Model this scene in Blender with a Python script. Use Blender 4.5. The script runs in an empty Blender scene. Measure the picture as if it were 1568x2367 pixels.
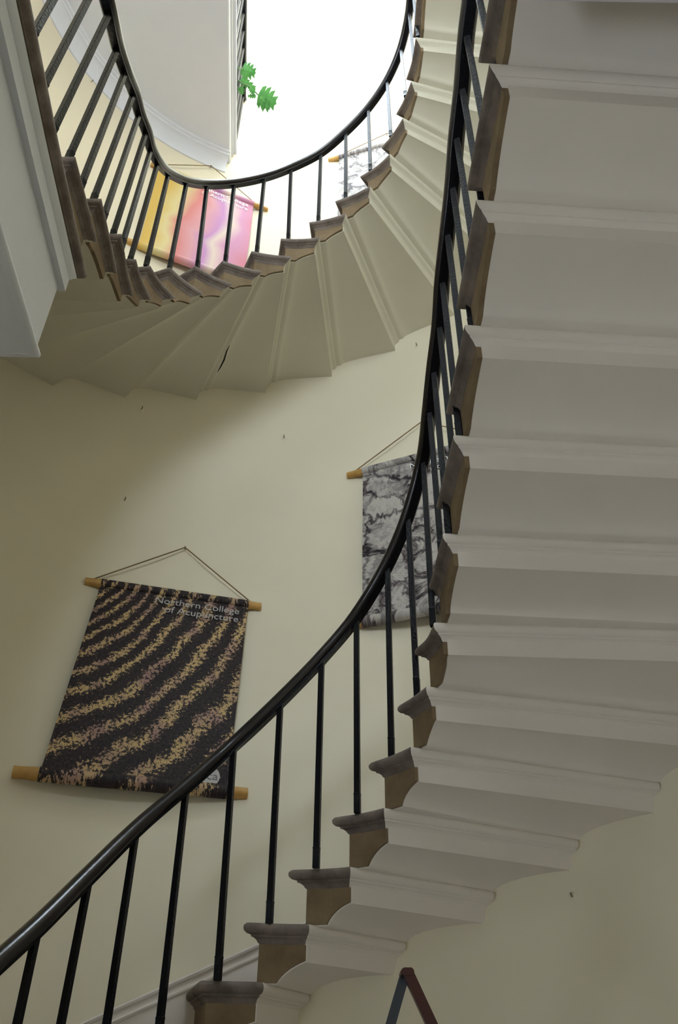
import bpy, bmesh, math, random
from mathutils import Vector, Matrix, Quaternion
random.seed(7)
C = bpy.context.scene.collection
S = 0.165            # metres per stair rise; all plan/height figures below are in rises
ZF = 8.45            # floor lies 8.45 rises under the eye
def W3(x, y, z): return Vector((x*S, y*S, (z+ZF)*S))

# ------------------------------------------------------------------ camera, world, lights, exposure
TH, RO, FPX = 0.627567, 0.0162623, 1824.41
cam = bpy.data.cameras.new('camera'); camo = bpy.data.objects.new('camera', cam); C.objects.link(camo)
fw = Vector((0, math.cos(TH), math.sin(TH))); up = Vector((0, -math.sin(TH), math.cos(TH))); rt = Vector((1, 0, 0))
r2 = math.cos(RO)*rt + math.sin(RO)*up; u2 = -math.sin(RO)*rt + math.cos(RO)*up
camo.matrix_world = Matrix(((r2.x, u2.x, -fw.x, 0), (r2.y, u2.y, -fw.y, 0), (r2.z, u2.z, -fw.z, 0), (0, 0, 0, 1)))
camo.location = W3(0, 0, 0)
cam.sensor_fit = 'VERTICAL'; cam.sensor_height = 23.6; cam.sensor_width = 15.7
cam.lens = FPX/2367*23.6; cam.clip_start = 0.02; cam.clip_end = 200
bpy.context.scene.camera = camo

world = bpy.data.worlds.new('overcast_sky'); bpy.context.scene.world = world; world.use_nodes = True
bg = world.node_tree.nodes['Background']
bg.inputs[0].default_value = (0.74, 0.87, 1.0, 1); bg.inputs[1].default_value = 8.0
vs = bpy.context.scene.view_settings
vs.view_transform = 'Standard'; vs.look = 'None'; vs.gamma = 1; vs.use_curve_mapping = False
vs.exposure = 1.83
SKY_Z = 60.0
SKYL = (-6.0, 4.0, 4.0, 17.0)      # skylight opening x0,x1,y0,y1
WIN = (-9.5, -2.8, -8.0, -1.4)     # glazed side door y0,y1,z0,z1 in the left wall beside the camera
YR = -15.0
WTP = (-9.0, 5.0, 42.5, 57.0)      # unseen top window, added to brighten the upper wall: x0,x1,z0,z1 in the same wall
WUP = (-6.5, 2.2, 20.0, 29.5)  # unseen landing window in the rear wall, added to brighten the walls at mid-height
def portal(name, loc, rot, sx, sy):
    l = bpy.data.lights.new(name, 'AREA'); l.shape = 'RECTANGLE'; l.size = sx; l.size_y = sy
    l.cycles.is_portal = True
    o = bpy.data.objects.new(name, l); C.objects.link(o); o.location = loc; o.rotation_euler = rot
portal('skylight_daylight', W3((SKYL[0]+SKYL[1])/2, (SKYL[2]+SKYL[3])/2, SKY_Z+0.9), (0, 0, 0), (SKYL[1]-SKYL[0])*S, (SKYL[3]-SKYL[2])*S)
portal('door_daylight', W3(-14.2, (WIN[0]+WIN[1])/2, (WIN[2]+WIN[3])/2), (0, -math.pi/2, 0), (WIN[3]-WIN[2])*S, (WIN[1]-WIN[0])*S)

portal('added_landing_daylight', W3((WUP[0]+WUP[1])/2, YR-1.7, (WUP[2]+WUP[3])/2), (math.pi/2, 0, 0), (WUP[1]-WUP[0])*S, (WUP[3]-WUP[2])*S)  # portal for the added landing window
portal('added_top_daylight', W3((WTP[0]+WTP[1])/2, YR-1.7, (WTP[2]+WTP[3])/2), (math.pi/2, 0, 0), (WTP[1]-WTP[0])*S, (WTP[3]-WTP[2])*S)  # portal for the added top window

# ------------------------------------------------------------------ materials
def mat(name, col, rough=0.7, var=0.06, scale=3.0, bump=0.0, bscale=40.0, col2=None, metal=0.0, coat=0.0, spec=None, thr=None, sx=None):
    m = bpy.data.materials.new(name); m.use_nodes = True; nt = m.node_tree; N = nt.nodes; L = nt.links
    b = N['Principled BSDF']; b.inputs['Roughness'].default_value = rough; b.inputs['Metallic'].default_value = metal
    if coat: b.inputs['Coat Weight'].default_value = coat; b.inputs['Coat Roughness'].default_value = 0.15
    if spec is not None: b.inputs['Specular IOR Level'].default_value = spec
    tc = N.new('ShaderNodeTexCoord'); vec = tc.outputs['Object']
    if sx:
        mp = N.new('ShaderNodeMapping'); mp.inputs['Scale'].default_value = sx; L.new(vec, mp.inputs[0]); vec = mp.outputs[0]
    n = N.new('ShaderNodeTexNoise'); n.inputs['Scale'].default_value = scale; n.inputs['Detail'].default_value = 6; n.inputs['Roughness'].default_value = 0.6
    L.new(vec, n.inputs['Vector'])
    r = N.new('ShaderNodeValToRGB')
    c2 = col2 or tuple(c*(1-var*2) for c in col)
    lo, hi = thr or (0.35, 0.65)
    r.color_ramp.elements[0].position = lo; r.color_ramp.elements[1].position = hi
    r.color_ramp.elements[0].color = (*c2, 1); r.color_ramp.elements[1].color = (*col, 1)
    L.new(n.outputs['Fac'], r.inputs[0]); L.new(r.outputs[0], b.inputs['Base Color'])
    if bump:
        n2 = N.new('ShaderNodeTexNoise'); n2.inputs['Scale'].default_value = bscale; n2.inputs['Detail'].default_value = 5
        L.new(vec, n2.inputs['Vector'])
        bp = N.new('ShaderNodeBump'); bp.inputs['Strength'].default_value = bump; bp.inputs['Distance'].default_value = 0.01
        L.new(n2.outputs['Fac'], bp.inputs['Height']); L.new(bp.outputs[0], b.inputs['Normal'])
    return m
M_WALL = mat('cream_wall_paint', (0.85, 0.765, 0.585), 0.75, 0.015, 1.2, 0.10, 14)
M_SOFF = mat('white_soffit_paint', (0.86, 0.78, 0.71), 0.65, 0.02, 2.5, 0.12, 18)
M_LAND = mat('white_landing_paint', (0.79, 0.79, 0.82), 0.6, 0.02, 2.0, 0.10, 20)
M_CREAMSOFF = mat('cream_soffit_paint', (0.76, 0.71, 0.57), 0.7, 0.02, 2.5, 0.12, 18)
M_STONE = mat('brown_painted_stone', (0.27, 0.19, 0.105), 0.85, 0.1, 9, 0.35, 60, col2=(0.19, 0.13, 0.07))
M_NOSE = mat('worn_dusty_stone', (0.24, 0.19, 0.155), 0.8, 0.1, 12, 0.35, 70, col2=(0.13, 0.10, 0.08))
M_IRON = mat('black_iron_paint', (0.006, 0.006, 0.008), 0.28, 0.1, 20, 0.25, 120, spec=0.16)
M_RAIL = mat('dark_polished_handrail', (0.012, 0.008, 0.009), 0.3, 0.1, 8, 0.08, 60, coat=0.35, sx=(1, 1, 1))
M_BAMB = mat('bamboo', (0.62, 0.36, 0.10), 0.45, 0.12, 14, 0.1, 60, col2=(0.48, 0.25, 0.06))
M_STRING = mat('brown_string', (0.30, 0.20, 0.09), 0.9, 0.1, 200)
M_FLOOR = mat('stone_floor', (0.24, 0.22, 0.20), 0.7, 0.08, 2, 0.1, 30)
M_CEIL = mat('white_ceiling_paint', (0.86, 0.86, 0.84), 0.8, 0.01)
M_LEAF = mat('green_leaf', (0.13, 0.42, 0.10), 0.4, 0.1, 12, col2=(0.06, 0.27, 0.06))
M_STEM = mat('green_stem', (0.16, 0.33, 0.12), 0.5)
M_TERRA = mat('terracotta', (0.45, 0.20, 0.11), 0.8)
M_SOIL = mat('potting_soil', (0.05, 0.035, 0.025), 0.95)
M_REDW = mat('dark_red_varnished_wood', (0.060, 0.012, 0.010), 0.35, 0.15, 10)
M_GREYM = mat('dark_grey_metal', (0.05, 0.055, 0.07), 0.4, 0.05, 10, metal=0.3)
M_STEEL = mat('dull_steel', (0.25, 0.22, 0.15), 0.5, metal=0.6)
M_FRAME = mat('white_window_frame_paint', (0.8, 0.8, 0.8), 0.5)
M_GLASS = bpy.data.materials.new('clear_glass'); M_GLASS.use_nodes = True
_nt = M_GLASS.node_tree; _nt.nodes.clear()
_o = _nt.nodes.new('ShaderNodeOutputMaterial'); _m = _nt.nodes.new('ShaderNodeMixShader'); _t = _nt.nodes.new('ShaderNodeBsdfTransparent'); _g = _nt.nodes.new('ShaderNodeBsdfGlossy')
_g.inputs['Roughness'].default_value = 0.02; _m.inputs[0].default_value = 0.06
_nt.links.new(_t.outputs[0], _m.inputs[1]); _nt.links.new(_g.outputs[0], _m.inputs[2]); _nt.links.new(_m.outputs[0], _o.inputs[0])

# ------------------------------------------------------------------ helpers
def mesh_obj(name, verts, faces, m, parent=None, smooth=None, origin=None):
    """verts are in world metres; object origin at parent origin or given origin"""
    me = bpy.data.meshes.new(name)
    o0 = parent_origin(parent) if parent else (origin or Vector((0, 0, 0)))
    me.from_pydata([tuple(Vector(v)-o0) for v in verts], [], faces); me.update()
    bm = bmesh.new(); bm.from_mesh(me); bmesh.ops.recalc_face_normals(bm, faces=bm.faces); bm.to_mesh(me); bm.free()
    ms = m if isinstance(m, (list, tuple)) else [m]
    for q in ms: me.materials.append(q)
    if smooth is not None:
        me.polygons.foreach_set('use_smooth', [True]*len(me.polygons)); me.set_sharp_from_angle(angle=math.radians(smooth))
    o = bpy.data.objects.new(name, me); C.objects.link(o)
    if parent:
        o.parent = parent
    else: o.location = o0
    return o
def parent_origin(p):
    v = Vector((0, 0, 0))
    while p: v += p.location; p = p.parent
    return v
def thing(name, loc, label, cat, group=None):
    o = bpy.data.objects.new(name, None); C.objects.link(o); o.location = loc; o.empty_display_size = 0.1
    tag(o, label, cat, group); return o
def tag(o, label, cat, group=None):
    o['label'] = label; o['category'] = cat
    if group: o['group'] = group
    return o
def struct(o): o['kind'] = 'structure'; return o
class MB:
    def __init__(s): s.v = []; s.f = []
    def add(s, v, f):
        n = len(s.v); s.v += [Vector(a) for a in v]; s.f += [tuple(i+n for i in q) for q in f]
    def box(s, a, b):
        (x0, y0, z0), (x1, y1, z1) = a, b
        s.add([(x0,y0,z0),(x1,y0,z0),(x1,y1,z0),(x0,y1,z0),(x0,y0,z1),(x1,y0,z1),(x1,y1,z1),(x0,y1,z1)],
              [(0,3,2,1),(4,5,6,7),(0,1,5,4),(1,2,6,5),(2,3,7,6),(3,0,4,7)])
    def loft(s, rings, closed=True, caps=True):
        n = len(rings[0]); base = len(s.v)
        for r in rings: s.v += [Vector(p) for p in r]
        for i in range(len(rings)-1):
            for j in range(n if closed else n-1):
                a = base+i*n+j; b = base+i*n+(j+1) % n
                s.f.append((a, b, b+n, a+n))
        if caps and closed:
            s.f.append(tuple(base+j for j in range(n))); s.f.append(tuple(base+(len(rings)-1)*n+j for j in range(n)))
    def tube(s, pts, r, n=10, prof=None):
        """sweep along pts keeping the section upright; r number or list"""
        pts = [Vector(p) for p in pts]; rings = []
        for i, p in enumerate(pts):
            t = (pts[min(i+1, len(pts)-1)]-pts[max(i-1, 0)]).normalized()
            side = t.cross(Vector((0, 0, 1)))
            if side.length < 1e-3: side = Vector((1, 0, 0))
            side.normalize(); nu = side.cross(t).normalized()
            rr = r[i] if isinstance(r, (list, tuple)) else r
            if prof: rings.append([p+side*a+nu*b for a, b in prof])
            else: rings.append([p+side*math.cos(2*math.pi*k/n)*rr+nu*math.sin(2*math.pi*k/n)*rr for k in range(n)])
        s.loft(rings)
    def build(s, name, m, parent=None, smooth=None, origin=None): return mesh_obj(name, s.v, s.f, m, parent, smooth, origin)
def cr(pts, x):
    """Catmull-Rom through pts at integer x, linear beyond the ends"""
    n = len(pts); i = int(math.floor(x)); i = max(0, min(n-2, i)); t = x-i
    p1 = Vector(pts[i]); p2 = Vector(pts[i+1])
    if t < 0 or t > 1: return p1.lerp(p2, t)
    p0 = Vector(pts[i-1]) if i > 0 else 2*p1-p2
    p3 = Vector(pts[i+2]) if i+2 < n else 2*p2-p1
    return 0.5*((2*p1)+(p2-p0)*t+(2*p0-5*p1+4*p2-p3)*t*t+(3*p1-p0-3*p2+p3)*t**3)
def dense(pts, k=6):
    return [cr(pts, i/k) for i in range((len(pts)-1)*k+1)]

# wall curve: an elliptical bow between two straight side walls
CX, CY = -1.8, 13.0
def ab(z):
    q = max(0.0, min(1.35, (17-z)/12))**1.5
    return 11.7-.5*q, 10.55-2.75*q
def wallpt(t, z, inset=0.0):
    """t degrees on the bow; beyond 0/180 the walls run straight back: t carries the distance"""
    a, b = ab(z)
    if t < 0: return Vector((CX+a-inset, CY+t*0.13))
    if t > 180: return Vector((CX-a+inset, CY-(t-180)*0.13))
    r = math.radians(t); n = Vector((math.cos(r)/a, math.sin(r)/b)).normalized()
    return Vector((CX+a*math.cos(r), CY+b*math.sin(r)))-n*inset

class Flight:
    def __init__(s, z0, k0, F, T, yline):
        s.z0 = z0; s.k0 = k0; s.F = F; s.T = T     # F: nosing corners, T: wall angles at risers
    def well(s, q): return cr(s.F, q-s.k0)
    def tang(s, q):
        d = s.well(q+.02)-s.well(q-.02); return d/0.04
    def inner(s, q, d=0.0, off=0.0):
        g = s.tang(q); q2 = q+(d+0.2)/g.length
        p = s.well(q2); g = s.tang(q2).normalized()
        return p+Vector((-g.y, g.x))*(0.2+off)
    def outer(s, q, d, z):
        t = cr([(a, 0) for a in s.T], q-s.k0).x
        t2 = cr([(a, 0) for a in s.T], q-s.k0+.05).x
        e = 0.02; a, b = ab(z)
        g = (wallpt(t2, z)-wallpt(t, z)).length/0.05
        tq = cr([(a_, 0) for a_ in s.T], q-s.k0+d/max(g, .3)).x
        p = wallpt(tq, z, -0.06)
        return p
    def pos(s, k, u, d, z, v, off=0.0):
        zz = s.z0+k+z
        a = s.inner(k+u, d, off)
        if v == 0: return W3(a.x, a.y, zz)
        b = s.outer(k+u, d, s.z0+k-.3)
        p = a.lerp(b, v); return W3(p.x, p.y, zz)
NOSE = [(0, 0), (.13, 0), (.175, -.015), (.205, -.06), (.21, -.10), (.2, -.15), (.165, -.19), (.11, -.205), (.11, -.235), (.075, -.25), (.04, -.285), (.02, -.33), (.0, -.35)]
def mitre(path, closed=False):
    """plan normals (right of travel) with mitre scale"""
    n = len(path); out = []
    for i in range(n):
        a = path[i]-path[i-1] if i > 0 or closed else None
        b = path[(i+1) % n]-path[i] if i < n-1 or closed else None
        na = Vector((a.y, -a.x)).normalized() if a is not None else None
        nb = Vector((b.y, -b.x)).normalized() if b is not None else None
        if na is None: m = nb
        elif nb is None: m = na
        else:
            m = na+nb; m = m.normalized()/max(0.35, (m.normalized()).dot(nb))
        out.append(m)
    return out
def sweep_profile(mb, path, prof, zc, sl=None, normals=None):
    nr = normals or mitre(path)
    sl = sl or (0, len(path)); rings = []
    for i in range(*sl):
        rings.append([W3(*(path[i]+nr[i]*d), zc+z) for d, z in prof])
    mb.loft(rings, closed=True, caps=True)
def make_step(fl, k, root, soffmat):
    step_origin = fl.pos(k, 0, 0, -1, 0)
    TS = (0, .12, .25, .4, .55, .7, .85, 1)          # 0 at the front foot of the cove, 1 at its back
    def scoop(v, e=0.0):
        k_ = .5+.5*min(1, v*1.6); out = []
        for t in TS:
            a = math.radians(90*(1-t)); ua, za = 1-math.sin(a), -.62-.38*(1-math.cos(a))
            uc, zc_ = t, -1+.38*t; u = uc+(ua-uc)*k_; z = zc_+(za-zc_)*k_
            out.append((u, .38*(1-u)+e*math.sin(a), z-e*math.cos(a)))
        return out
    mb = MB(); vs_ = (0, .3, .65, 1)
    L = []; Hh = []
    for v in vs_:
        lo = [(0, 0, -1.0)]+scoop(v)
        L.append([fl.pos(k, u, d, z, v) for u, d, z in lo]); Hh.append([fl.pos(k, u, d, 0, v) for u, d, z in lo])
    n = len(L[0])
    rings = [L[i]+Hh[i][::-1] for i in range(4)]
    mb.loft(rings, closed=True, caps=False)
    for i in (0, 3):                       # end caps as strips
        for j in range(n-1):
            mb.add([L[i][j], L[i][j+1], Hh[i][j+1], Hh[i][j]], [(0, 1, 2, 3)])
    blk = mb.build('stair_step', M_STONE, root, 35)
    # nosing: swept along front, end and back
    zc = fl.z0+k
    us = (0, .2, .4, .6, .8, 1)
    o_f = fl.outer(k, 0, zc-.3); o_b = fl.outer(k+1, 0, zc-.3)
    path = [o_f]+[fl.inner(k+u, 0) for u in us]+[o_b]
    nr = mitre(path)
    mb = MB(); sweep_profile(mb, path, NOSE, zc, (0, 7), nr)
    mb.build('nosing', M_NOSE, blk, 40)
    # painted soffit skin with the moulded back edge
    mb = MB(); e = 0.025; rows = []
    def skin(v, e): return [(0, .0, -1.0-e), (0, .35, -1.0-e)]+scoop(v, e)+[(1, e, -.62-e), (1, e, -.3)]
    for v in (0.012, .3, .65, 1): rows.append([fl.pos(k, u, d, z, v) for u, d, z in skin(v, e)])
    inn = [fl.pos(k, u, d, z, .012) for u, d, z in skin(.012, -.02)]
    inn2 = [fl.pos(k, u, d, z, 1) for u, d, z in skin(1, -.02)]
    mb.loft([inn]+rows+[inn2], closed=False)
    sweep_profile(mb, path, NOSE, zc, (6, 8), nr)
    mb.build('soffit', soffmat(k), blk, 40)
    return blk

# ------------------------------------------------------------------ stair data (rises)
Z0 = 1.55; ZU = 15.69; HB = 4.43; HBU = 4.53
F_low = {-9: (-5.62, 6.6), -8: (-5.62, 8.3), -7: (-5.62, 9.9), -6: (-5.6, 11.55), -5: (-5.5, 13.15), -4: (-5.28, 14.55), -3: (-4.85, 15.6), -2: (-4.2, 16.35), -1: (-3.4, 16.85),
    0: (-2.5, 17.1), 1: (-1.58, 17.2), 2: (-.76, 17.3), 3: (.05, 17.1), 4: (.75, 16.63), 5: (1.33, 15.93), 6: (1.68, 15.25), 7: (1.9, 14.5), 8: (1.97, 12.78), 9: (2.03, 11.1), 10: (2.08, 9.4), 11: (2.11, 7.68), 12: (2.15, 6.05), 13: (2.2, 4.4), 14: (2.25, 2.7)}
def tang_lin(y): return (y-CY)/0.13
T_low = {}
for k in range(-9, 15):
    if k <= -8: T_low[k] = 180+ (CY-(F_low[k][1]+.2))/0.13
    elif k >= 8: T_low[k] = (F_low[k][1]+.2-CY)/0.13
    else: T_low[k] = {1: 84, 2: 72.9, 3: 61.7, 4: 50, 5: 37.5, 6: 26, 7: 10}.get(k, 84+11.5*(1-k))
T_low[-7] = 184
F_up = {0: (-5.64, 9.06), 1: (-5.66, 10.66), 2: (-5.72, 12.3), 3: (-5.8, 13.8), 4: (-5.73, 14.73), 5: (-5.43, 15.5), 6: (-4.87, 16.2), 7: (-4.14, 16.72), 8: (-3.25, 17.06), 9: (-2.27, 17.24), 10: (-1.27, 17.23), 11: (-.32, 17.), 12: (.61, 16.58), 13: (1.38, 16.), 14: (1.92, 15.22), 15: (2.27, 14.41), 16: (2.47, 13.4)}
for k in range(17, 26): F_up[k] = (2.47+.02*(k-16), 13.4-1.72*(k-16))
T_up = {}
for k in range(0, 26):
    if k <= 2: T_up[k] = 180+(CY-(F_up[k][1]+.2))/0.13
    elif k >= 16: T_up[k] = (F_up[k][1]+.2-CY)/0.13
    else: T_up[k] = 136.8-13.4*(k-6)
T_up[3] = 176; T_up[2] = 183
low = Flight(Z0, -9, [F_low[k] for k in sorted(F_low)], [T_low[k] for k in sorted(T_low)], None)
upf = Flight(ZU, 0, [F_up[k] for k in sorted(F_up)], [T_up[k] for k in sorted(T_up)], None)

# ------------------------------------------------------------------ structure
LZ, TZ = 14.69, 40.3                 # landing levels
def wall_grid(name, ts, zs, th=1.2, more=()):
  mb = MB()
  for ts, zs in [(ts, zs)]+list(more):
    ins = [[W3(*wallpt(t, z), z) for t in ts] for z in zs]
    out = [[W3(*wallpt(t, z, -th), z) for t in ts] for z in zs]
    mb.loft([ins[i] for i in range(len(zs))], closed=False); mb.loft(out, closed=False)
    for a in (0, -1):
        mb.loft([ins[a], out[a]], closed=False)
        mb.loft([[r[a] for r in ins], [r[a] for r in out]], closed=False)
  return struct(mb.build(name, M_WALL, None, 50))
zs = [-ZF]+[z for z in range(-8, 18)]+[20, 26, 34, 42, 50, SKY_Z]
wall_grid('wall_far', [i*3 for i in range(0, 61)], zs)
def plain_wall(name, x0, x1, y0, y1):
    mb = MB(); mb.box(W3(x0, y0, -ZF), W3(x1, y1, SKY_Z)); return struct(mb.build(name, M_WALL))
# side walls lean with the bow ends
tr = lambda y: (y-CY)/0.13
wall_grid('wall_right', [0, -60, tr(YR)], zs)
ty = lambda y: 180+(CY-y)/0.13
wall_grid('wall_left', [180, 220, ty(WIN[1])], zs, 1.2, [([ty(WIN[1]), ty(WIN[0])], [WIN[3]]+[z for z in zs if z >= 0]), ([ty(WIN[1]), ty(WIN[0])], [-ZF, WIN[2]]), ([ty(WIN[0]), ty(YR)], zs)])
xl, xr = CX-13.2, CX+13.2
mb = MB(); zz = -ZF
for w_ in (WUP, WTP):
    mb.box(W3(xl, YR-1.5, zz), W3(xr, YR, w_[2])); mb.box(W3(xl, YR-1.5, w_[2]), W3(w_[0], YR, w_[3])); mb.box(W3(w_[1], YR-1.5, w_[2]), W3(xr, YR, w_[3])); zz = w_[3]
mb.box(W3(xl, YR-1.5, zz), W3(xr, YR, SKY_Z))
struct(mb.build('wall_rear', M_WALL))
for wname, WUP in (('added_landing_window', WUP), ('added_top_window', WTP)):  # both are unseen openings added for the light they let in
    wu = bpy.data.objects.new(wname, None); C.objects.link(wu); wu.location = W3((WUP[0]+WUP[1])/2, YR-.7, WUP[2]); struct(wu)
    mb = MB()
    for i in range(4): x = WUP[0]+(WUP[1]-WUP[0]-.3)*i/3; mb.box(W3(x, YR-.9, WUP[2]), W3(x+.3, YR-.5, WUP[3]))
    for i in range(5): z = WUP[2]+(WUP[3]-WUP[2]-.3)*i/4; mb.box(W3(WUP[0], YR-.9, z), W3(WUP[1], YR-.5, z+.3))
    mb.build('window_frame', M_FRAME, wu)
    mb = MB(); mb.box(W3(WUP[0], YR-.72, WUP[2]), W3(WUP[1], YR-.68, WUP[3])); mb.build('window_pane', M_GLASS, wu)
win = bpy.data.objects.new('door_1', None); C.objects.link(win); win.location = W3(-13.2, (WIN[0]+WIN[1])/2, WIN[2]); struct(win)
mb = MB()
for y in (WIN[0], (WIN[0]+WIN[1])/2-.2, WIN[1]-.4): mb.box(W3(-13.4, y, WIN[2]), W3(-13.0, y+.4, WIN[3]))
for z in (WIN[2], -5, WIN[3]-.4): mb.box(W3(-13.4, WIN[0], z), W3(-13.0, WIN[1], z+.4))
mb.build('door_frame', M_FRAME, win)
mb = MB(); mb.box(W3(-13.22, WIN[0], WIN[2]), W3(-13.18, WIN[1], WIN[3])); mb.build('door_pane', M_GLASS, win)
mb = MB(); mb.box(W3(xl, YR-1.5, -ZF-1), W3(xr, CY+12, -ZF)); struct(mb.build('floor', M_FLOOR))
# ceiling with skylight
mb = MB(); a0, a1, b0, b1 = SKYL
mb.box(W3(xl, YR-1.5, SKY_Z), W3(a0, CY+12, SKY_Z+.8)); mb.box(W3(a1, YR-1.5, SKY_Z), W3(xr, CY+12, SKY_Z+.8))
mb.box(W3(a0, YR-1.5, SKY_Z), W3(a1, b0, SKY_Z+.8)); mb.box(W3(a0, b1, SKY_Z), W3(a1, CY+12, SKY_Z+.8))
struct(mb.build('ceiling', M_CEIL))
sk = bpy.data.objects.new('window_2', None); C.objects.link(sk); sk.location = W3((a0+a1)/2, (b0+b1)/2, SKY_Z+.8); struct(sk)
mb = MB()
for i in range(6):
    x = a0+(a1-a0-.3)*i/5; mb.box(W3(x, b0, SKY_Z+.3), W3(x+.3, b1, SKY_Z+.75))
for i in range(4):
    y = b0+(b1-b0-.3)*i/3; mb.box(W3(a0, y, SKY_Z+.3), W3(a1, y+.3, SKY_Z+.75))
mb.build('window_frame', M_FRAME, sk)
mb = MB(); mb.box(W3(a0, b0, SKY_Z+.55), W3(a1, b1, SKY_Z+.6)); mb.build('window_pane', M_GLASS, sk)

# first landing: slab, recessed lower fascia, bead, nosing
def offpoly(path, d):
    nr = mitre(path); return [p+n*d for p, n in zip(path, nr)]
def slab(mb, edge, back, z0, z1):
    """edge: path along the well; back: wall side points"""
    poly = list(edge)+list(back)
    mb.loft([[W3(p.x, p.y, z) for p in poly] for z in (z0, z1)], closed=True, caps=True)
# path runs so that the well lies right of travel
edge1 = [Vector(p) for p in [(-13.3, 11.0), (-5.96, 11.0), (-5.76, 8.2), (-5.54, 5.6), (-5.38, 4.4), (-4.7, 3.1), (-3.3, 2.3), (-1.6, 2.05), (0.2, 2.3), (1.6, 3.1), (2.35, 4.25), (2.42, 4.5), (10.2, 4.5)]]
edge1 = [edge1[0]]+edge1[1:]
# travel along this path has the well on the left -> use reversed for right-hand normals
edge1r = edge1[::-1]
nr1 = mitre(edge1r)
def off1(d): return [p+n*d for p, n in zip(edge1r, nr1)]
back1 = [Vector((-13.3, YR+.0)), Vector((9.6, YR+.0))]
land = bpy.data.objects.new('floor_first_landing', None); C.objects.link(land); land.location = W3(-8, 5, 11.9); struct(land)
def landing_part(name, d, z0, z1, m):
    mb = MB(); e = off1(d)
    slab(mb, e, [Vector((-13.3, YR)), Vector((9.6, YR))], z0, z1)
    return mb.build(name, m, land)
landing_part('landing_slab', 0.0, 13.72, LZ, M_LAND)
landing_part('lower_fascia', -0.13, 11.75, 13.72, M_LAND)
mb = MB()
BEAD = [(-.2, .02), (-.09, .02), (-.05, -.03), (-.04, -.09), (-.06, -.15), (-.12, -.19), (-.2, -.2)]
sweep_profile(mb, edge1r, BEAD, 11.75, None, nr1); mb.build('bead', M_LAND, land, 40)
mb = MB(); e = off1(-.16); slab(mb, e, [Vector((-13.3, YR)), Vector((9.6, YR))], 11.57, 11.75); mb.build('landing_soffit', M_LAND, land)
mb = MB()
LM = [(-.01, -.36), (.10, -.36), (.10, -.42), (.06, -.47), (.02, -.56), (-.01, -.58)]
sweep_profile(mb, edge1r, LM, LZ, None, nr1)
mb.build('edge_moulding', M_LAND, land, 40)
mb = MB(); LN = [(0, 0), (.16, 0), (.21, -.02), (.24, -.07), (.25, -.13), (.24, -.2), (.21, -.26), (.15, -.29), (.12, -.34), (0, -.34)]
sweep_profile(mb, edge1r, LN, LZ, None, nr1); mb.build('nosing', M_NOSE, land, 40)

# top landing: straight strip on the left reaching the bow wall
tl = bpy.data.objects.new('floor_top_landing', None); C.objects.link(tl); tl.location = W3(-8, 15, 39); struct(tl)
def exl(y, d=0): return -6.05+(22.9-y)*.095+d
edge2 = [Vector((exl(-1), -1.0)), Vector((exl(24.5), 24.5))]
def wallpoly2(d, ins=-.1):
    ts = [t for t in range(100, 181, 4)]
    pts = []
    for t in ts:
        p = wallpt(t, 39, ins)
        if p.x < exl(p.y, d): pts.append(p)
    return pts+[Vector((CX-11.8, -1.0))]
def toppart(name, d, z0, z1):
    mb = MB(); y0 = -1.0
    # intersection of edge with wall
    yy = 24.0
    while True:
        a, b = ab(39); x = exl(yy, d)
        if ((x-CX)/a)**2+((yy-CY)/b)**2 < 1.012: break
        yy -= .02
    poly = [Vector((exl(y0, d), y0)), Vector((exl(yy, d), yy))]+wallpoly2(d)
    mb.loft([[W3(p.x, p.y, z) for p in poly] for z in (z0, z1)], closed=True, caps=True)
    return mb.build(name, M_LAND, tl), yy
_, yend = toppart('landing_soffit', 0, 39.0, 39.12)
toppart('lower_fascia', .03, 39.12, 39.75); toppart('moulding', .12, 39.72, 39.9); toppart('upper_fascia', .09, 39.9, 40.08); toppart('nosing', .27, 40.06, TZ)
# landing over the camera end of the top floor
mb = MB(); mb.box(W3(-13.5, YR, 39.0), W3(9.9, -1.0, TZ)); struct(mb.build('floor_top_hall', M_LAND))
# cornice under the top landing
mb = MB()
ts = [t for t in range(112, 181, 2)]+[184, 200, 240, 280]
CORN = [(0, -.95), (.09, -.95), (.11, -.86), (.07, -.82), (.12, -.62), (.24, -.42), (.42, -.28), (.56, -.22), (.6, -.22), (.62, -.12), (.74, -.1), (.76, 0.0), (0, 0)]
mb.loft([[W3(*wallpt(t, 38, d-.02), 39+z) for d, z in CORN] for t in ts], closed=True)
struct(mb.build('trim_1', M_LAND, None, 40))
# skirtings following the pitch
def skirt(name, fl, q0, q1, c):
    mb = MB(); rings = []
    PR = [(0, .40), (.15, .40), (.18, .36), (.16, .31), (.1, .28), (.1, .17), (.14, .14), (.13, .1), (.09, .06), (.09, -.9), (0, -.9)]
    q = q0
    while q <= q1+1e-6:
        t = cr([(a, 0) for a in fl.T], q-fl.k0).x; zc = fl.z0+q
        rings.append([W3(*wallpt(t, zc+z-.2, d-.02), zc+z) for d, z in PR]); q += .25
    mb.loft(rings, closed=True); struct(mb.build(name, M_SOFF, None, 40))
skirt('baseboard_left', low, -9, 12.5, 0); skirt('baseboard_right', upf, .4, 24, 0)

# ------------------------------------------------------------------ stone flights
def soffmat_low(k): return M_SOFF
def soffmat_up(k): return M_CREAMSOFF
fa = thing('stone_staircase', W3(-5.6, 6.6, -ZF), 'lower flight of brown stone steps with white painted soffits, sweeping up to the right', 'staircase')
for k in range(-9, 13): make_step(low, k, fa, soffmat_low)
fb = thing('stone_staircase', W3(-5.6, 9.0, LZ), 'upper flight of brown stone steps with cream soffits, curving high round the wall', 'staircase')
for k in range(0, 25): make_step(upf, k, fb, soffmat_up)

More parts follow.
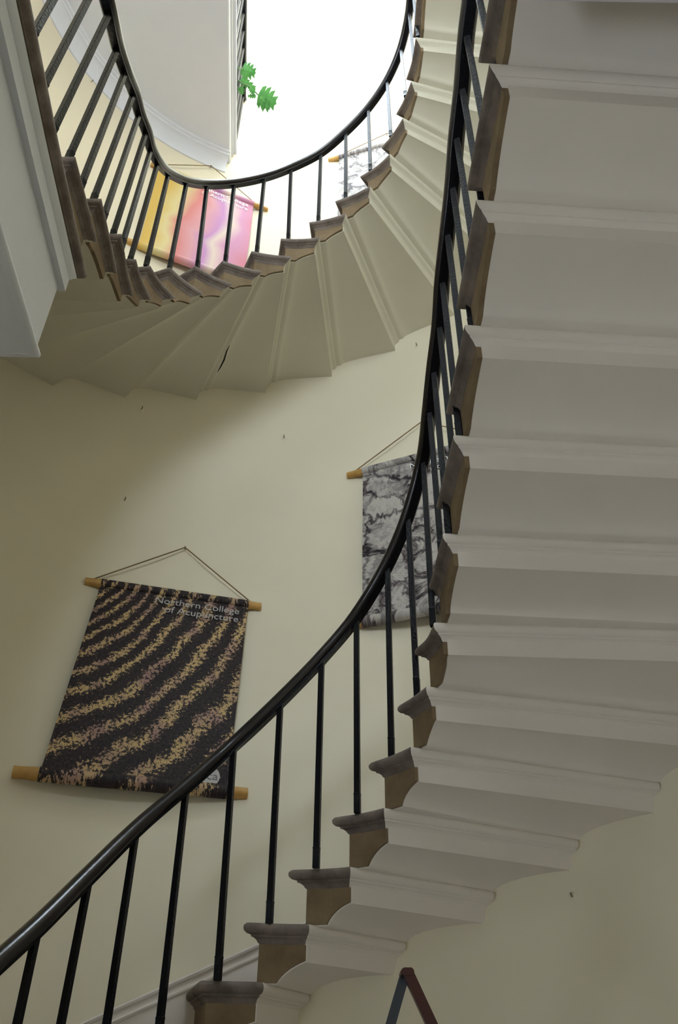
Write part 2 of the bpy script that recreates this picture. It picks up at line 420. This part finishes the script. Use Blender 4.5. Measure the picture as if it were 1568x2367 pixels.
# ------------------------------------------------------------------ balustrades
def baluster(base, top, parent, w=0.062):
    b = Vector(base); t = Vector(top); ax = (t-b).normalized()
    s1 = ax.cross(Vector((0.3, 1, 0))).normalized(); s2 = ax.cross(s1).normalized()
    mb = MB(); rings = []
    L_ = (t-b).length
    for h, k in ((0, 1.05), (.36*S, 1.05), (.37*S, 1.1), (.40*S, 1.1), (.41*S, 1.0), (L_, .97)):
        c = b+ax*h; e = .85
        r = w*S*k
        rings.append([c+s1*x*r+s2*y*r for x, y in ((-1, -e), (-e, -1), (e, -1), (1, -e), (1, e), (e, 1), (-e, 1), (-1, e))])
    mb.loft(rings); return mb.build('baluster', M_IRON, parent, 30)
RAILP = [(-.11, -.06), (-.17, -.01), (-.185, .06), (-.16, .14), (-.09, .20), (0, .225), (.09, .20), (.16, .14), (.185, .06), (.17, -.01), (.11, -.06), (.06, -.075), (-.06, -.075)]
RAILP = [(a*S*.95, b*S*.9) for a, b in RAILP]
CORE = [(-.095*S, -.075*S), (.095*S, -.075*S), (.095*S, .0), (-.095*S, .0)]
def rail(tops, parent):
    pts = [Vector(p)+Vector((0, 0, .10*S)) for p in tops]
    mb = MB(); mb.tube(dense(pts, 6), 0, prof=RAILP); h = mb.build('handrail', M_RAIL, parent, 50)
    mb = MB(); mb.tube([p-Vector((0, 0, .06*S)) for p in dense(pts, 6)], 0, prof=CORE); mb.build('iron_core_rail', M_IRON, h)
# lower: (base xy, base z, top xy, top z)
lowb = [((-5.55, 7.2), -9, (-5.55, 7.2), 0), ((-5.55, 8.9), -8, (-5.55, 8.9), 0), ((-5.55, 10.5), -7, (-5.55, 10.5), 0), ((-5.5, 12.1), -6, (-5.5, 12.1), 0), ((-5.33, 13.65), -5, (-5.33, 13.65), 0),
    ((-4.95, 14.85), -4, (-4.93, 14.83), -.03), ((-4.52, 15.7), -3, (-4.49, 15.75), -.05), ((-3.9, 16.4), -2, (-3.94, 16.5), -.05), ((-3.06, 16.85), -1, (-3.14, 17.0), -.05)]
meas = {0: ((503, 2265.5), (540, 1735)), 1: ((622.7, 2134), (648, 1632)), 2: ((731, 2006), (743.7, 1533)), 3: ((826.5, 1878.6), (824.5, 1436)), 4: ((905.6, 1748), (896.5, 1317)), 5: ((965, 1609), (944.6, 1203)), 6: ((1002, 1446), (979.5, 1072))}
def onz(p, z):
    d = (p[0]-784)/FPX*r2-(p[1]-1183.5)/FPX*u2+fw; k = z/d.z; return (d.x*k, d.y*k)
for k, (b, t) in meas.items(): lowb.append((onz(b, Z0+k), k, onz(t, Z0+k+HB), 0))
rtops = [(994, 957), (1004, 864), (1017, 760), (1024, 657), (1036, 547), (1048, 439), (1057, 325), (1070, 211), (1080, 89)]
for i, p in enumerate(rtops):
    zt = Z0+6+HB+.5*(i+1); x, y = onz(p, zt); y2 = 14.35-.86*(i+1)+.25
    xy = (x+.03, y); k = 7+i//2
    lowb.append((xy, k, (x, y), zt-(Z0+k+HB)))
for i in range(9, 14):
    y = 6.99-.86*(i-8); k = 7+i//2; zt = Z0+6+HB+.5*(i+1)
    if k > 12: break
    lowb.append(((2.42, y), k, (2.4, y), zt-(Z0+k+HB)))
ba = thing('stair_balustrade', W3(-5.5, 7.2, -ZF), 'black iron balustrade with dark handrail along the lower flight', 'balustrade')
tops = []
for (bx, by), k, (tx, ty), ex in lowb:
    tp = W3(tx, ty, Z0+k+HB+ex); tops.append(tp); baluster(W3(bx, by, Z0+k-.01), tp+Vector((0, 0, .06*S)), ba)
tops = [tops[0]+(tops[0]-tops[1])*.6]+tops
tops.append(W3(2.3, 3.6, LZ+HB)); tops.append(W3(1.2, 2.6, LZ+HB+.02)); tops.append(W3(-1.6, 1.95, LZ+HB+.02))
rail(tops, ba)
# upper
ub = [(77, 80), (102, 199), (124.5, 297), (163, 356), (191, 420), (219, 453), (243, 493), (263, 536), (286, 555), (302, 597), (340, 605), (394, 610), (457, 613), (522, 599), (594.6, 577.4), (667, 549), (736.5, 508), (799.7, 454), (856.6, 388), (903.7, 310), (937.6, 218)]
ut = [None, None, (251, 33), (270, 115), (288, 170), (308, 219), (321, 266), (337, 308), (348, 348), (364, 379), (389, 404), (431, 424), (478.5, 431), (541.5, 428.6), (611, 415), (673, 393), (742, 358.6), (800, 310), (852, 255), (895.5, 191), (927.5, 117)]
kb = [-1, -1, -1, 0, 0, 1, 1, 2, 2, 3, 4, 5, 6, 7, 8, 9, 10, 11, 12, 13, 14]
kt = [-1, -1, -1, -.2, .3, 1, 1.5, 2, 2.5, 3, 4, 5, 6, 7, 8, 9, 10, 11, 12, 13, 14]
bb = thing('stair_balustrade', W3(-5.5, 6.0, LZ), 'black iron balustrade with dark handrail along the upper flight', 'balustrade')
tops = []
for i in range(len(ub)):
    e_ = .09 if i < 10 else .05
    bp_ = (ub[i][0]+(ub[i][0]-ut[i][0])*e_, ub[i][1]+(ub[i][1]-ut[i][1])*e_) if ut[i] else (ub[i][0]-12, ub[i][1]+20)
    b = onz(bp_, ZU+kb[i]); zt = ZU+kt[i]+HBU
    t = onz(ut[i], zt) if ut[i] else (-5.35, (6.25, 7.05)[i])
    tp = W3(*t, zt); tops.append(tp); baluster(W3(*b, ZU+kb[i]-.01), tp+Vector((0, 0, .06*S)), bb)
xs = []
for i in range(0, 20):
    k = 15+i//2; zt = ZU+15+HBU+(.55*i); y = 14.02-.86*i
    if i == 0: p = onz((946.6, 32.5), ZU+15+HBU); y = p[1]; x = p[0]
    else: x = 2.55+.012*i; y = 13.75-.86*i+.1
    if k > 24: break
    zt = ZU+15+HBU+.5*i+ (0 if i == 0 else .05)
    tp = W3(x, y, zt); tops.append(tp); baluster(W3(x+.02, y, ZU+k-.01), tp+Vector((0, 0, .06*S)), bb)
tops = [W3(-3.0, 2.05, LZ+HBU), W3(-4.6, 2.9, LZ+HBU), W3(-5.2, 4.4, LZ+HBU)]+tops
rail(tops, bb)
# first-landing balusters out of frame on the well edge
for x, y in ((-5.32, 5.3), (-5.2, 4.5), (-4.8, 3.4), (-4.0, 2.75), (-3.0, 2.35)):
    baluster(W3(x, y, LZ-.01), W3(x, y, LZ+HBU+.03), bb)
# top landing balustrade
bc = thing('stair_balustrade', W3(-5.3, 16, TZ), 'straight black iron balustrade on the edge of the white top landing', 'balustrade')
tops = []
y = yend-.35; i = 0
while y > -.8:
    x = exl(y, .16)
    tp = W3(x+.0, y, TZ+5.2); tops.append(tp)
    baluster(W3(x, y, TZ-.01), tp+Vector((0, 0, .06*S)), bc); y -= .86
rail([tops[0]+Vector((0, .3*S, 0))]+tops, bc)

# ------------------------------------------------------------------ wall hangings
def pmat(name, build):
    m = bpy.data.materials.new(name); m.use_nodes = True; nt = m.node_tree
    b = nt.nodes['Principled BSDF']; b.inputs['Roughness'].default_value = 0.6; b.inputs['Specular IOR Level'].default_value = 0.2
    uv = nt.nodes.new('ShaderNodeUVMap'); uv.uv_map = 'UVMap'
    build(nt, b, uv.outputs[0]); return m
def nmath(nt, op, a, b=None, c=None):
    n = nt.nodes.new('ShaderNodeMath'); n.operation = op
    for i, v in enumerate((a, b, c)):
        if v is None: continue
        if isinstance(v, (int, float)): n.inputs[i].default_value = v
        else: nt.links.new(v, n.inputs[i])
    return n.outputs[0]
def nnoise(nt, vec, scale, detail=4, rough=.6, dist=0):
    n = nt.nodes.new('ShaderNodeTexNoise'); n.inputs['Scale'].default_value = scale; n.inputs['Detail'].default_value = detail
    n.inputs['Roughness'].default_value = rough; n.inputs['Distortion'].default_value = dist; nt.links.new(vec, n.inputs['Vector']); return n
def nramp(nt, fac, stops, interp='LINEAR'):
    r = nt.nodes.new('ShaderNodeValToRGB'); cr_ = r.color_ramp; cr_.interpolation = interp
    while len(cr_.elements) < len(stops): cr_.elements.new(0.5)
    for e, (p, c) in zip(cr_.elements, stops): e.position = p; e.color = (*c, 1)
    nt.links.new(fac, r.inputs[0]); return r.outputs[0]
def furrow(nt, b, uv):
    sp = nt.nodes.new('ShaderNodeSeparateXYZ'); nt.links.new(uv, sp.inputs[0]); x, y = sp.outputs[0], sp.outputs[1]
    dx = nmath(nt, 'SUBTRACT', x, -0.38); dy = nmath(nt, 'SUBTRACT', 1.75, y)
    w = nnoise(nt, uv, 3, 2).outputs[0]
    r = nmath(nt, 'SQRT', nmath(nt, 'ADD', nmath(nt, 'MULTIPLY', nmath(nt, 'MULTIPLY', dx, dx), 1.3), nmath(nt, 'MULTIPLY', nmath(nt, 'MULTIPLY', dy, dy), .8)))
    lr = nmath(nt, 'LOGARITHM', r, 2.718)
    ph = nmath(nt, 'ADD', nmath(nt, 'MULTIPLY', lr, 60), nmath(nt, 'MULTIPLY', w, 7.0))
    ph = nmath(nt, 'MULTIPLY', ph, 1.0)
    s = nmath(nt, 'MULTIPLY_ADD', nmath(nt, 'SINE', ph), .5, .5)
    v = nt.nodes.new('ShaderNodeTexNoise'); v.inputs['Scale'].default_value = 52; v.inputs['Detail'].default_value = 4; v.inputs['Roughness'].default_value = .75
    nt.links.new(uv, v.inputs['Vector'])
    sm = nmath(nt, 'ADD', nmath(nt, 'MULTIPLY', s, .24), nmath(nt, 'MULTIPLY', v.outputs[0], 1.15))
    tone = nnoise(nt, uv, 5, 2).outputs[0]
    warm = nramp(nt, tone, [(.35, (.40, .24, .20)), (.55, (.62, .43, .21))])
    dark = nramp(nt, nnoise(nt, uv, 60, 3).outputs[0], [(.3, (.014, .011, .013)), (.7, (.055, .040, .042))])
    f = nramp(nt, sm, [(.755, (0, 0, 0)), (.80, (1, 1, 1))])
    mx = nt.nodes.new('ShaderNodeMixRGB'); nt.links.new(f, mx.inputs[0]); nt.links.new(dark, mx.inputs[1]); nt.links.new(warm, mx.inputs[2])
    nt.links.new(mx.outputs[0], b.inputs['Base Color'])
def foil(off, lift):
    def fn(nt, b, uv):
        mp = nt.nodes.new('ShaderNodeMapping'); mp.inputs['Location'].default_value = (off, off*.7, 0); nt.links.new(uv, mp.inputs[0]); u = mp.outputs[0]
        n1 = nnoise(nt, u, 5, 6, .65, 1.6)
        mixv = nt.nodes.new('ShaderNodeMixRGB'); mixv.inputs[0].default_value = .22; nt.links.new(u, mixv.inputs[1]); nt.links.new(n1.outputs[1], mixv.inputs[2])
        v = nt.nodes.new('ShaderNodeTexVoronoi'); v.feature = 'DISTANCE_TO_EDGE'; v.inputs['Scale'].default_value = 5; nt.links.new(mixv.outputs[0], v.inputs['Vector'])
        v2 = nt.nodes.new('ShaderNodeTexVoronoi'); v2.inputs['Scale'].default_value = 9; nt.links.new(mixv.outputs[0], v2.inputs['Vector'])
        n2 = nnoise(nt, mixv.outputs[0], 16, 6, .7, .8)
        e = nmath(nt, 'MINIMUM', nmath(nt, 'MULTIPLY', v.outputs[0], 9), 1)
        sp = nt.nodes.new('ShaderNodeSeparateXYZ'); nt.links.new(v2.outputs['Color'], sp.inputs[0])
        a = nmath(nt, 'ADD', nmath(nt, 'MULTIPLY', e, .35), nmath(nt, 'ADD', nmath(nt, 'MULTIPLY', n2.outputs[0], .95), nmath(nt, 'MULTIPLY', sp.outputs[0], .22)))
        col = nramp(nt, a, [(.53, (.018+lift, .016+lift, .018+lift)), (.67, (.12+lift, .095+lift, .10+lift)), (.83, (.30+lift, .27+lift, .26+lift)), (1.0, (.55, .51, .47))])
        nt.links.new(col, b.inputs['Base Color'])
    return fn
def pink(nt, b, uv):
    sp = nt.nodes.new('ShaderNodeSeparateXYZ'); nt.links.new(uv, sp.inputs[0])
    w = nnoise(nt, uv, 1.6, 1, .4, .6).outputs[0]
    t = nmath(nt, 'ADD', sp.outputs[0], nmath(nt, 'MULTIPLY', nmath(nt, 'SUBTRACT', w, .5), .5))
    t = nmath(nt, 'ADD', t, nmath(nt, 'MULTIPLY', sp.outputs[1], -.12))
    col = nramp(nt, t, [(0, (.72, .48, .12)), (.13, (.72, .60, .30)), (.24, (.66, .22, .20)), (.38, (.66, .32, .34)), (.5, (.52, .24, .46)), (.62, (.70, .56, .46)), (.76, (.60, .28, .42)), (.95, (.60, .21, .26))])
    nt.links.new(col, b.inputs['Base Color'])
M_P1 = pmat('ploughed_field_print', furrow); M_P2 = pmat('cracked_bark_print', foil(0, 0)); M_P4 = pmat('light_lifted_crumpled_print', foil(3.3, .10)); M_P3 = pmat('pink_orange_print', pink)  # M_P4 is the grey print with strong light lifted into its colour
M_TXTG = mat('grey_print', (0.50, 0.47, 0.46), 0.6, 0.01); M_TXTW = mat('white_print', (0.9, 0.9, 0.88), 0.6, 0.01); M_TXTD = mat('dark_grey_print', (0.16, 0.15, 0.15), 0.6, 0.01)
def text_mesh(name, body, size, m, parent, org, ex, ey, ez, align='RIGHT', sx=1.0):
    cu = bpy.data.curves.new(name, 'FONT'); cu.body = body; cu.size = size; cu.align_x = align; cu.extrude = 0.0004; cu.space_line = .92; cu.resolution_u = 3
    to = bpy.data.objects.new(name, cu); C.objects.link(to); dg = bpy.context.evaluated_depsgraph_get()
    me = bpy.data.meshes.new_from_object(to.evaluated_get(dg)); C.objects.unlink(to); bpy.data.objects.remove(to)
    po = parent_origin(parent)
    for v in me.vertices: v.co = org+ex*v.co.x*sx+ey*v.co.y+ez*v.co.z-po
    me.materials.clear(); me.materials.append(m)
    o = bpy.data.objects.new(name, me); C.objects.link(o); o.parent = parent; return o
def hanging(tl_, tr_, ztop, zbot, hook, m, label, rod=(.62, .45), rodb=(.62, .55), text=None, logo=False, bulge=.0, sag=0.0):
    """tl_, tr_ plan points of the banner's top corners on the wall"""
    A = Vector(tl_); B = Vector(tr_); e = (B-A).normalized(); nrm = Vector((e.y, -e.x))        # into the room
    if nrm.y > 0: nrm = -nrm
    ins = .16
    zb_ = zbot
    def base_at(z):          # wall offset change with height
        a0_, b0_ = ab(ztop); a1_, b1_ = ab(z)
        mid = (A+B)/2; t = math.atan2((mid.y-CY)/b0_, (mid.x-CX)/a0_)
        return Vector((a1_*math.cos(t)-a0_*math.cos(t), b1_*math.sin(t)-b0_*math.sin(t)))
    sh = base_at(zbot)
    A0 = A+nrm*ins; B0 = B+nrm*ins; A1 = A0+sh; B1 = B0+sh
    root = thing('wall_hanging', W3(*((A1+B1)/2), zbot), label, 'wall hanging')
    # banner grid with slight waves and real thickness
    nx, ny = 16, 22; vs_, fs = [], []; uvs = []
    for lay in (0, 1):
        for j in range(ny+1):
            for i in range(nx+1):
                u, v = i/nx, j/ny
                p = (A0.lerp(B0, u)).lerp(A1.lerp(B1, u), 1-v)
                wob = .035*math.sin(3.1*u*2+1.3*v*3)*math.sin(math.pi*v)+bulge*math.sin(math.pi*v)
                p = p+nrm*(wob+lay*.02); vs_.append(W3(p.x, p.y, zbot+(ztop-zbot)*v)); uvs.append((u, v*1.38))
    n1 = (nx+1)*(ny+1)
    for lay in (0, 1):
        for j in range(ny):
            for i in range(nx):
                a = lay*n1+j*(nx+1)+i; fs.append((a, a+1, a+nx+2, a+nx+1))
    for i in range(nx):
        for j in (0, ny): a = j*(nx+1)+i; fs.append((a, a+1, a+1+n1, a+n1))
    for j in range(ny):
        for i in (0, nx): a = j*(nx+1)+i; fs.append((a, a+nx+1, a+nx+1+n1, a+n1))
    ban = mesh_obj('banner', vs_, fs, m, root, 60)
    uvl = ban.data.uv_layers.new(name='UVMap')
    for lp in ban.data.loops: uvl.data[lp.index].uv = uvs[lp.vertex_index]
    # bamboo rods with node rings
    def rodf(P, Q, z, l, r, rad):
        d = (Q-P).normalized(); p = P-d*l; q = Q+d*r
        a = W3(p.x, p.y, z); b_ = W3(q.x, q.y, z); n = 24; pts = []; rad_ = []
        for i in range(n+1):
            t = i/n; pts.append(a.lerp(b_, t)); rr = rad*S
            if i in (2, 9, 15, 22): rr *= 1.12
            rad_.append(rr)
        mb = MB(); mb.tube(pts, rad_, 12); return mb.build('bamboo_rod', M_BAMB, root, 50)
    rodf(A0, B0, ztop-.1, rod[0], rod[1], .13); rodf(A1, B1, zbot+.12, rodb[0], rodb[1], .155)
    # cloth sleeves round the rods
    mb = MB(); mb.tube([W3(*(A0+nrm*.01), ztop-.1), W3(*(B0+nrm*.01), ztop-.1)], .155*S, 14)
    sl = mb.build('top_sleeve', m, ban, 50)
    mb = MB(); mb.tube([W3(*(A1+nrm*.01), zbot+.12), W3(*(B1+nrm*.01), zbot+.12)], .185*S, 14)
    sl2 = mb.build('bottom_sleeve', m, ban, 50)
    for s_, vv in ((sl, 1.37), (sl2, .01)):
        uvl = s_.data.uv_layers.new(name='UVMap'); wd = (B-A).length*S
        for lp in s_.data.loops:
            co = s_.data.vertices[lp.vertex_index].co+parent_origin(ban); tt = (Vector((co.x, co.y))-A0*S).dot(e)/wd
            uvl.data[lp.index].uv = (tt, vv+(co.z-W3(0, 0, ztop if vv > 1 else zbot).z)*.6)
    # string over its hook
    hp = W3(hook[0], hook[1], hook[2]); h2 = hp+Vector((nrm.x, nrm.y, 0))*.14*S
    pl = W3(*(A0-e*rod[0]*.55), ztop+.02); pr = W3(*(B0+e*rod[1]*.2), ztop+.02)
    mb = MB(); mb.tube([pl, pl.lerp(h2, .5), h2], .022*S, 6); mb.tube([h2, pr.lerp(h2, .5), pr], .022*S, 6)
    mb.build('string', M_STRING, root, 60)
    wallhook((hook[0], hook[1]), hook[2], nrm, hook[3])
    ez = Vector((nrm.x, nrm.y, 0)); ex = Vector((e.x, e.y, 0))
    top3 = W3(A0.x, A0.y, ztop); bot3 = W3(A1.x, A1.y, zbot); ey = (top3-bot3).normalized()
    wd = (B-A).length*S; ht = (top3-bot3).length
    if text:
        text_mesh('lettering', text[0], text[1]*S, text[2], ban, top3+ex*wd*.945-ey*ht*text[3]+ez*.0145, ex, ey, ez)
    if logo:
        c = bot3+ex*wd*.89+ey*ht*.072+ez*.0125; rr = .062*wd
        mb = MB(); mb.loft([[c+ex*rr*math.cos(a*math.pi/20)+ey*rr*math.sin(a*math.pi/20)+ez*h for a in range(40)] for h in (0, .0015)])
        lg = mb.build('round_logo', M_TXTG, ban)
        text_mesh('logo_lettering', 'nca', .33*S, M_TXTD, ban, c+ez*.002-ey*rr*.3, ex, ey, ez, 'CENTER', 1.1)
    return root
def wallhook(xy, z, nrm, label):
    p = W3(xy[0], xy[1], z); n3 = Vector((nrm.x, nrm.y, 0)).normalized(); s3 = n3.cross(Vector((0, 0, 1)))
    t = thing('wall_hook', p, label, 'hook')
    mb = MB(); r = .10*S
    mb.loft([[p+n3*h*S+s3*r*k*math.cos(a*math.pi/8)+Vector((0, 0, 1))*r*k*math.sin(a*math.pi/8) for a in range(16)] for h, k in ((-.02, 1), (.012, 1), (.02, .8))])
    mb.build('hook_plate', M_WALL, t, 40)
    mb = MB(); r = .018*S; pts = [p, p+n3*.08*S, p+n3*.13*S+Vector((0, 0, .02*S)), p+n3*.14*S+Vector((0, 0, .06*S))]
    mb.tube(pts, r, 8); mb.build('hook_shank', M_STEEL, t, 50)
def wn(x, y, z):
    a, b = ab(z); n = Vector(((x-CX)/a**2, (y-CY)/b**2)).normalized(); return -n
hanging((-7.5, 21.69), (-2.97, 22.91), 12.78, 6.03, (-5.31, 22.87, 14.88, 'brass-coloured hook holding the string of the brown field hanging'), M_P1,
        'wall hanging with brown ploughed field print at lower left, lettered in grey', (.5, .42), (.62, .55), ('Northern College\nof Acupuncture', .37, M_TXTG, .092), True)
hanging((0.94, 23.22), (5.35, 21.28), 18.72, 11.78, (3.16, 22.55, 20.6, 'hook holding the string of the grey bark hanging, behind the handrail'), M_P2,
        'wall hanging with grey cracked bark print, partly behind the lower balustrade', (.62, .5), (.35, .5), ('Northern College\nof Acupuncture', .37, M_TXTW, .092), True)
hanging((-9.02, 21.3), (-4.61, 23.2), 35.8, 29.45, (-6.89, 22.5, 38.0, 'hook holding the string of the pink hanging, under the top landing'), M_P3,
        'pink and yellow blurred wall hanging seen through the upper balustrade', (.4, .75), (.6, .5), ('Northern College\nof Acupuncture', .37, M_TXTW, .092), False, .08)
hanging((-0.25, 23.47), (4.2, 22.05), 40.7, 34.0, (2.31, 22.88, 42.1, 'hook holding the string of the pale grey hanging high up'), M_P4,
        'pale grey crumpled-print wall hanging in bright light at the top right', (.6, .5), (.5, .5), None)
for x, y, z, lb in ((-2.22, 23.54, 20.63, 'bare hook on the cream wall right of centre, below the curved soffits'), (-7.61, 22.16, 20.75, 'painted-over hook on the cream wall just below the left soffits'),
        (-7.51, 22.18, 16.44, 'painted-over hook above the left end of the brown hanging'), (3.15, 22.56, 24.98, 'hook beside the handrail just below the soffit edge'),
        (-11.9, 18.2, 37.9, 'hook on the bright wall behind the upper left balusters'), (5.18, 18.61, 3.35, 'small hook on the shaded wall under the lower flight')):
    # seat on the wall surface
    a, b = ab(z); t = math.degrees(math.atan2((y-CY)/b, (x-CX)/a)); p = wallpt(t, z)
    wallhook((p.x, p.y), z, wn(p.x, p.y, z), lb)

# ------------------------------------------------------------------ plant trailing over the top landing
def at(px, py, z):
    p = onz((px, py), z); return Vector((p[0], p[1], z))
pp = thing('potted_plant', W3(-6.9, 20.6, TZ), 'green split-leaf plant trailing over the edge of the top landing', 'plant')
mb = MB(); c0 = (-6.9, 20.6)
mb.loft([[W3(c0[0]+r*math.cos(a*math.pi/12), c0[1]+r*math.sin(a*math.pi/12), TZ+z) for a in range(24)] for r, z in ((.5, 0), (.68, 1.1), (.75, 1.1), (.75, 1.3), (.66, 1.3), (.62, 1.15))])
mb.build('plant_pot', M_TERRA, pp, 40)
mb = MB(); mb.loft([[W3(c0[0]+r*math.cos(a*math.pi/12), c0[1]+r*math.sin(a*math.pi/12), TZ+z) for a in range(24)] for r, z in ((.63, 1.05), (.6, 1.2), (.2, 1.24))]); mb.build('soil', M_SOIL, pp, 40)
def leaf(base, tip, width, nrm, name='leaf', lobes=6, m=M_LEAF):
    base = Vector(base); tip = Vector(tip); ax = tip-base; L_ = ax.length; ax.normalize(); n = Vector(nrm).normalized(); sd = ax.cross(n).normalized(); n = sd.cross(ax)
    vs_, fs = [], []; N = lobes
    def P(u, w, h=0): return base+ax*(u*L_)+sd*(w*width)+n*(h*width-.25*width*(abs(w)**2)-.18*L_*u*u)
    mb = MB()
    for lay in (0, .012):
        cen = [P(i/(N), 0, lay) for i in range(N+1)]
        for sg in (-1, 1):
            out = [(0, .0), (0.02, .25)]
            for i in range(N):
                env = math.sin(math.pi*min(1, .22+.72*(i+.6)/N))**.6
                out += [((i+.35)/N, .75*env), ((i+.95)/N+.05, 1.0*env), ((i+1.12)/N, .82*env), ((i+1.0)/N*.97+.01, .36*env)]
            out.append((1.08, 0))
            pts_ = [P(u, sg*w, lay) for u, w in out]; mid_ = [P(min(1.0, u)*.96, 0, lay) for u, w in out]
            for i in range(len(out)-1): mb.add([mid_[i], mid_[i+1], pts_[i+1], pts_[i]], [(0, 1, 2, 3)])
    return mb.build(name, m, pp, 60)
def A3(v): return W3(v.x, v.y, v.z)
specs = [((560, 160), (589, 168), .55, 42.3), ((562, 158), (572, 180), .34, 42.3), ((556, 184), (590, 204), .30, 42.1), ((597, 219), (637, 238), .82, 41.9), ((590, 214), (578, 206), .22, 41.9), ((592, 222), (574, 222), .16, 41.9), ((600, 224), (624, 252), .36, 41.8), ((556, 200), (561, 218), .25, 42.0)]
crown = W3(c0[0], c0[1], TZ+1.2)
for (bx, by), (tx, ty), wd, x in specs:
    b = A3(at(bx, by, x)); t = A3(at(tx, ty, x-.1)); leaf(b, t, wd*S*.8, camo.location-b+Vector((1.5, 0, .5)), 'leaf', 4)
mb = MB(); st = A3(at(552, 186, 42.0)); mid = crown.lerp(st, .6)+Vector((0, 0, .12))
mb.tube([crown, mid, st, A3(at(577, 200, 42.0)), A3(at(598, 220, 41.9))], .04*S, 6)
st2 = A3(at(553, 158, 42.3)); mb.tube([crown, crown.lerp(st2, .6)+Vector((0, 0, .1)), st2, A3(at(562, 160, 42.3))], .035*S, 6)
mb.build('stem', M_STEM, pp, 60)

# ------------------------------------------------------------------ A-shaped folding stand at the lower right
def atd(px, py, y):
    d = (px-784)/FPX*r2-(py-1183.5)/FPX*u2+fw; k = y/d.y; return W3(d.x*k, y, d.z*k)
YS = 12.0
st = thing('folding_stand', W3(1.5, YS, -ZF), 'top of an A-shaped folding stand with dark red and grey legs', 'stand')
def leg(p0, p1, pts, name, m, dy):
    """pts: two pixel rows giving left/right edges; continued straight to the floor"""
    (l0, r0, yy0), (l1, r1, yy1) = pts
    a0_, a1_ = atd(l0, yy0, YS), atd(r0, yy0, YS); b0_, b1_ = atd(l1, yy1, YS), atd(r1, yy1, YS)
    fl = -0.0
    def down(a, b): k = (a.z-fl)/(a.z-b.z); return a+(b-a)*k
    c0_, c1_ = down(a0_, b0_), down(a1_, b1_)
    mb = MB(); th = Vector((0, .16*S, 0)); off = Vector((0, dy*S, 0))
    w = (a1_-a0_); c1_ = c0_+w*1.0
    mb.loft([[p+off for p in (a0_, a1_, a1_+th, a0_+th)], [p+off for p in (c0_, c1_, c1_+th, c0_+th)]])
    return mb.build(name, m, st)
leg(0, 0, ((925, 948, 2256), (893, 921, 2367)), 'rear_leg', M_GREYM, .1)
leg(0, 0, ((932, 959, 2251), (985, 1018, 2367)), 'front_leg', M_REDW, -.02)
mb = MB(); tl3, tr3 = atd(926, 2251, YS), atd(958, 2251, YS); hh = Vector((0, 0, .07*S))
prof = [(0, -.25), (0, .3), (.1, .75), (.25, 1), (.8, 1), (.93, .75), (1, .3), (1, -.25)]
w = tr3-tl3
mb.loft([[tl3+w*a+hh*b+Vector((0, y*S, 0)) for a, b in prof] for y in (-.04, .28)]); mb.build('hinge_cap', M_REDW, st)
mb = MB(); hc = atd(929, 2259, YS); mb.loft([[hc+Vector((math.cos(a*math.pi/8)*.025*S, y*S, math.sin(a*math.pi/8)*.025*S)) for a in range(16)] for y in (-.06, 0)]); mb.build('hinge_pin', M_IRON, st)

# hairline cracks in the soffit paint
def crack(px, z, w, parent):
    mb = MB(); up_, dn_ = [], []
    n = len(px)
    for i, p in enumerate(px):
        k = w*math.sin(math.pi*(i+.35)/(n-.3)); x, y = onz(p, z); a = onz(px[max(0, i-1)], z); b = onz(px[min(n-1, i+1)], z)
        t = Vector((b[0]-a[0], b[1]-a[1])).normalized(); m = Vector((-t.y, t.x))*k
        up_.append((x+m.x, y+m.y)); dn_.append((x-m.x, y-m.y))
    rings = [[W3(*u, z), W3(*d, z), W3(*d, z-.012), W3(*u, z-.012)] for u, d in zip(up_, dn_)]
    mb.loft(rings); mb.build('paint_crack', M_IRON, parent)
crack([(1192, 163), (1240, 168), (1290, 176), (1300, 175), (1370, 184), (1440, 194), (1500, 201), (1545, 206)], Z0+10.985, .012, fa)
crack([(531, 798), (524, 812), (518, 832), (510, 848), (503, 860)], ZU+6.36, .03, fb)
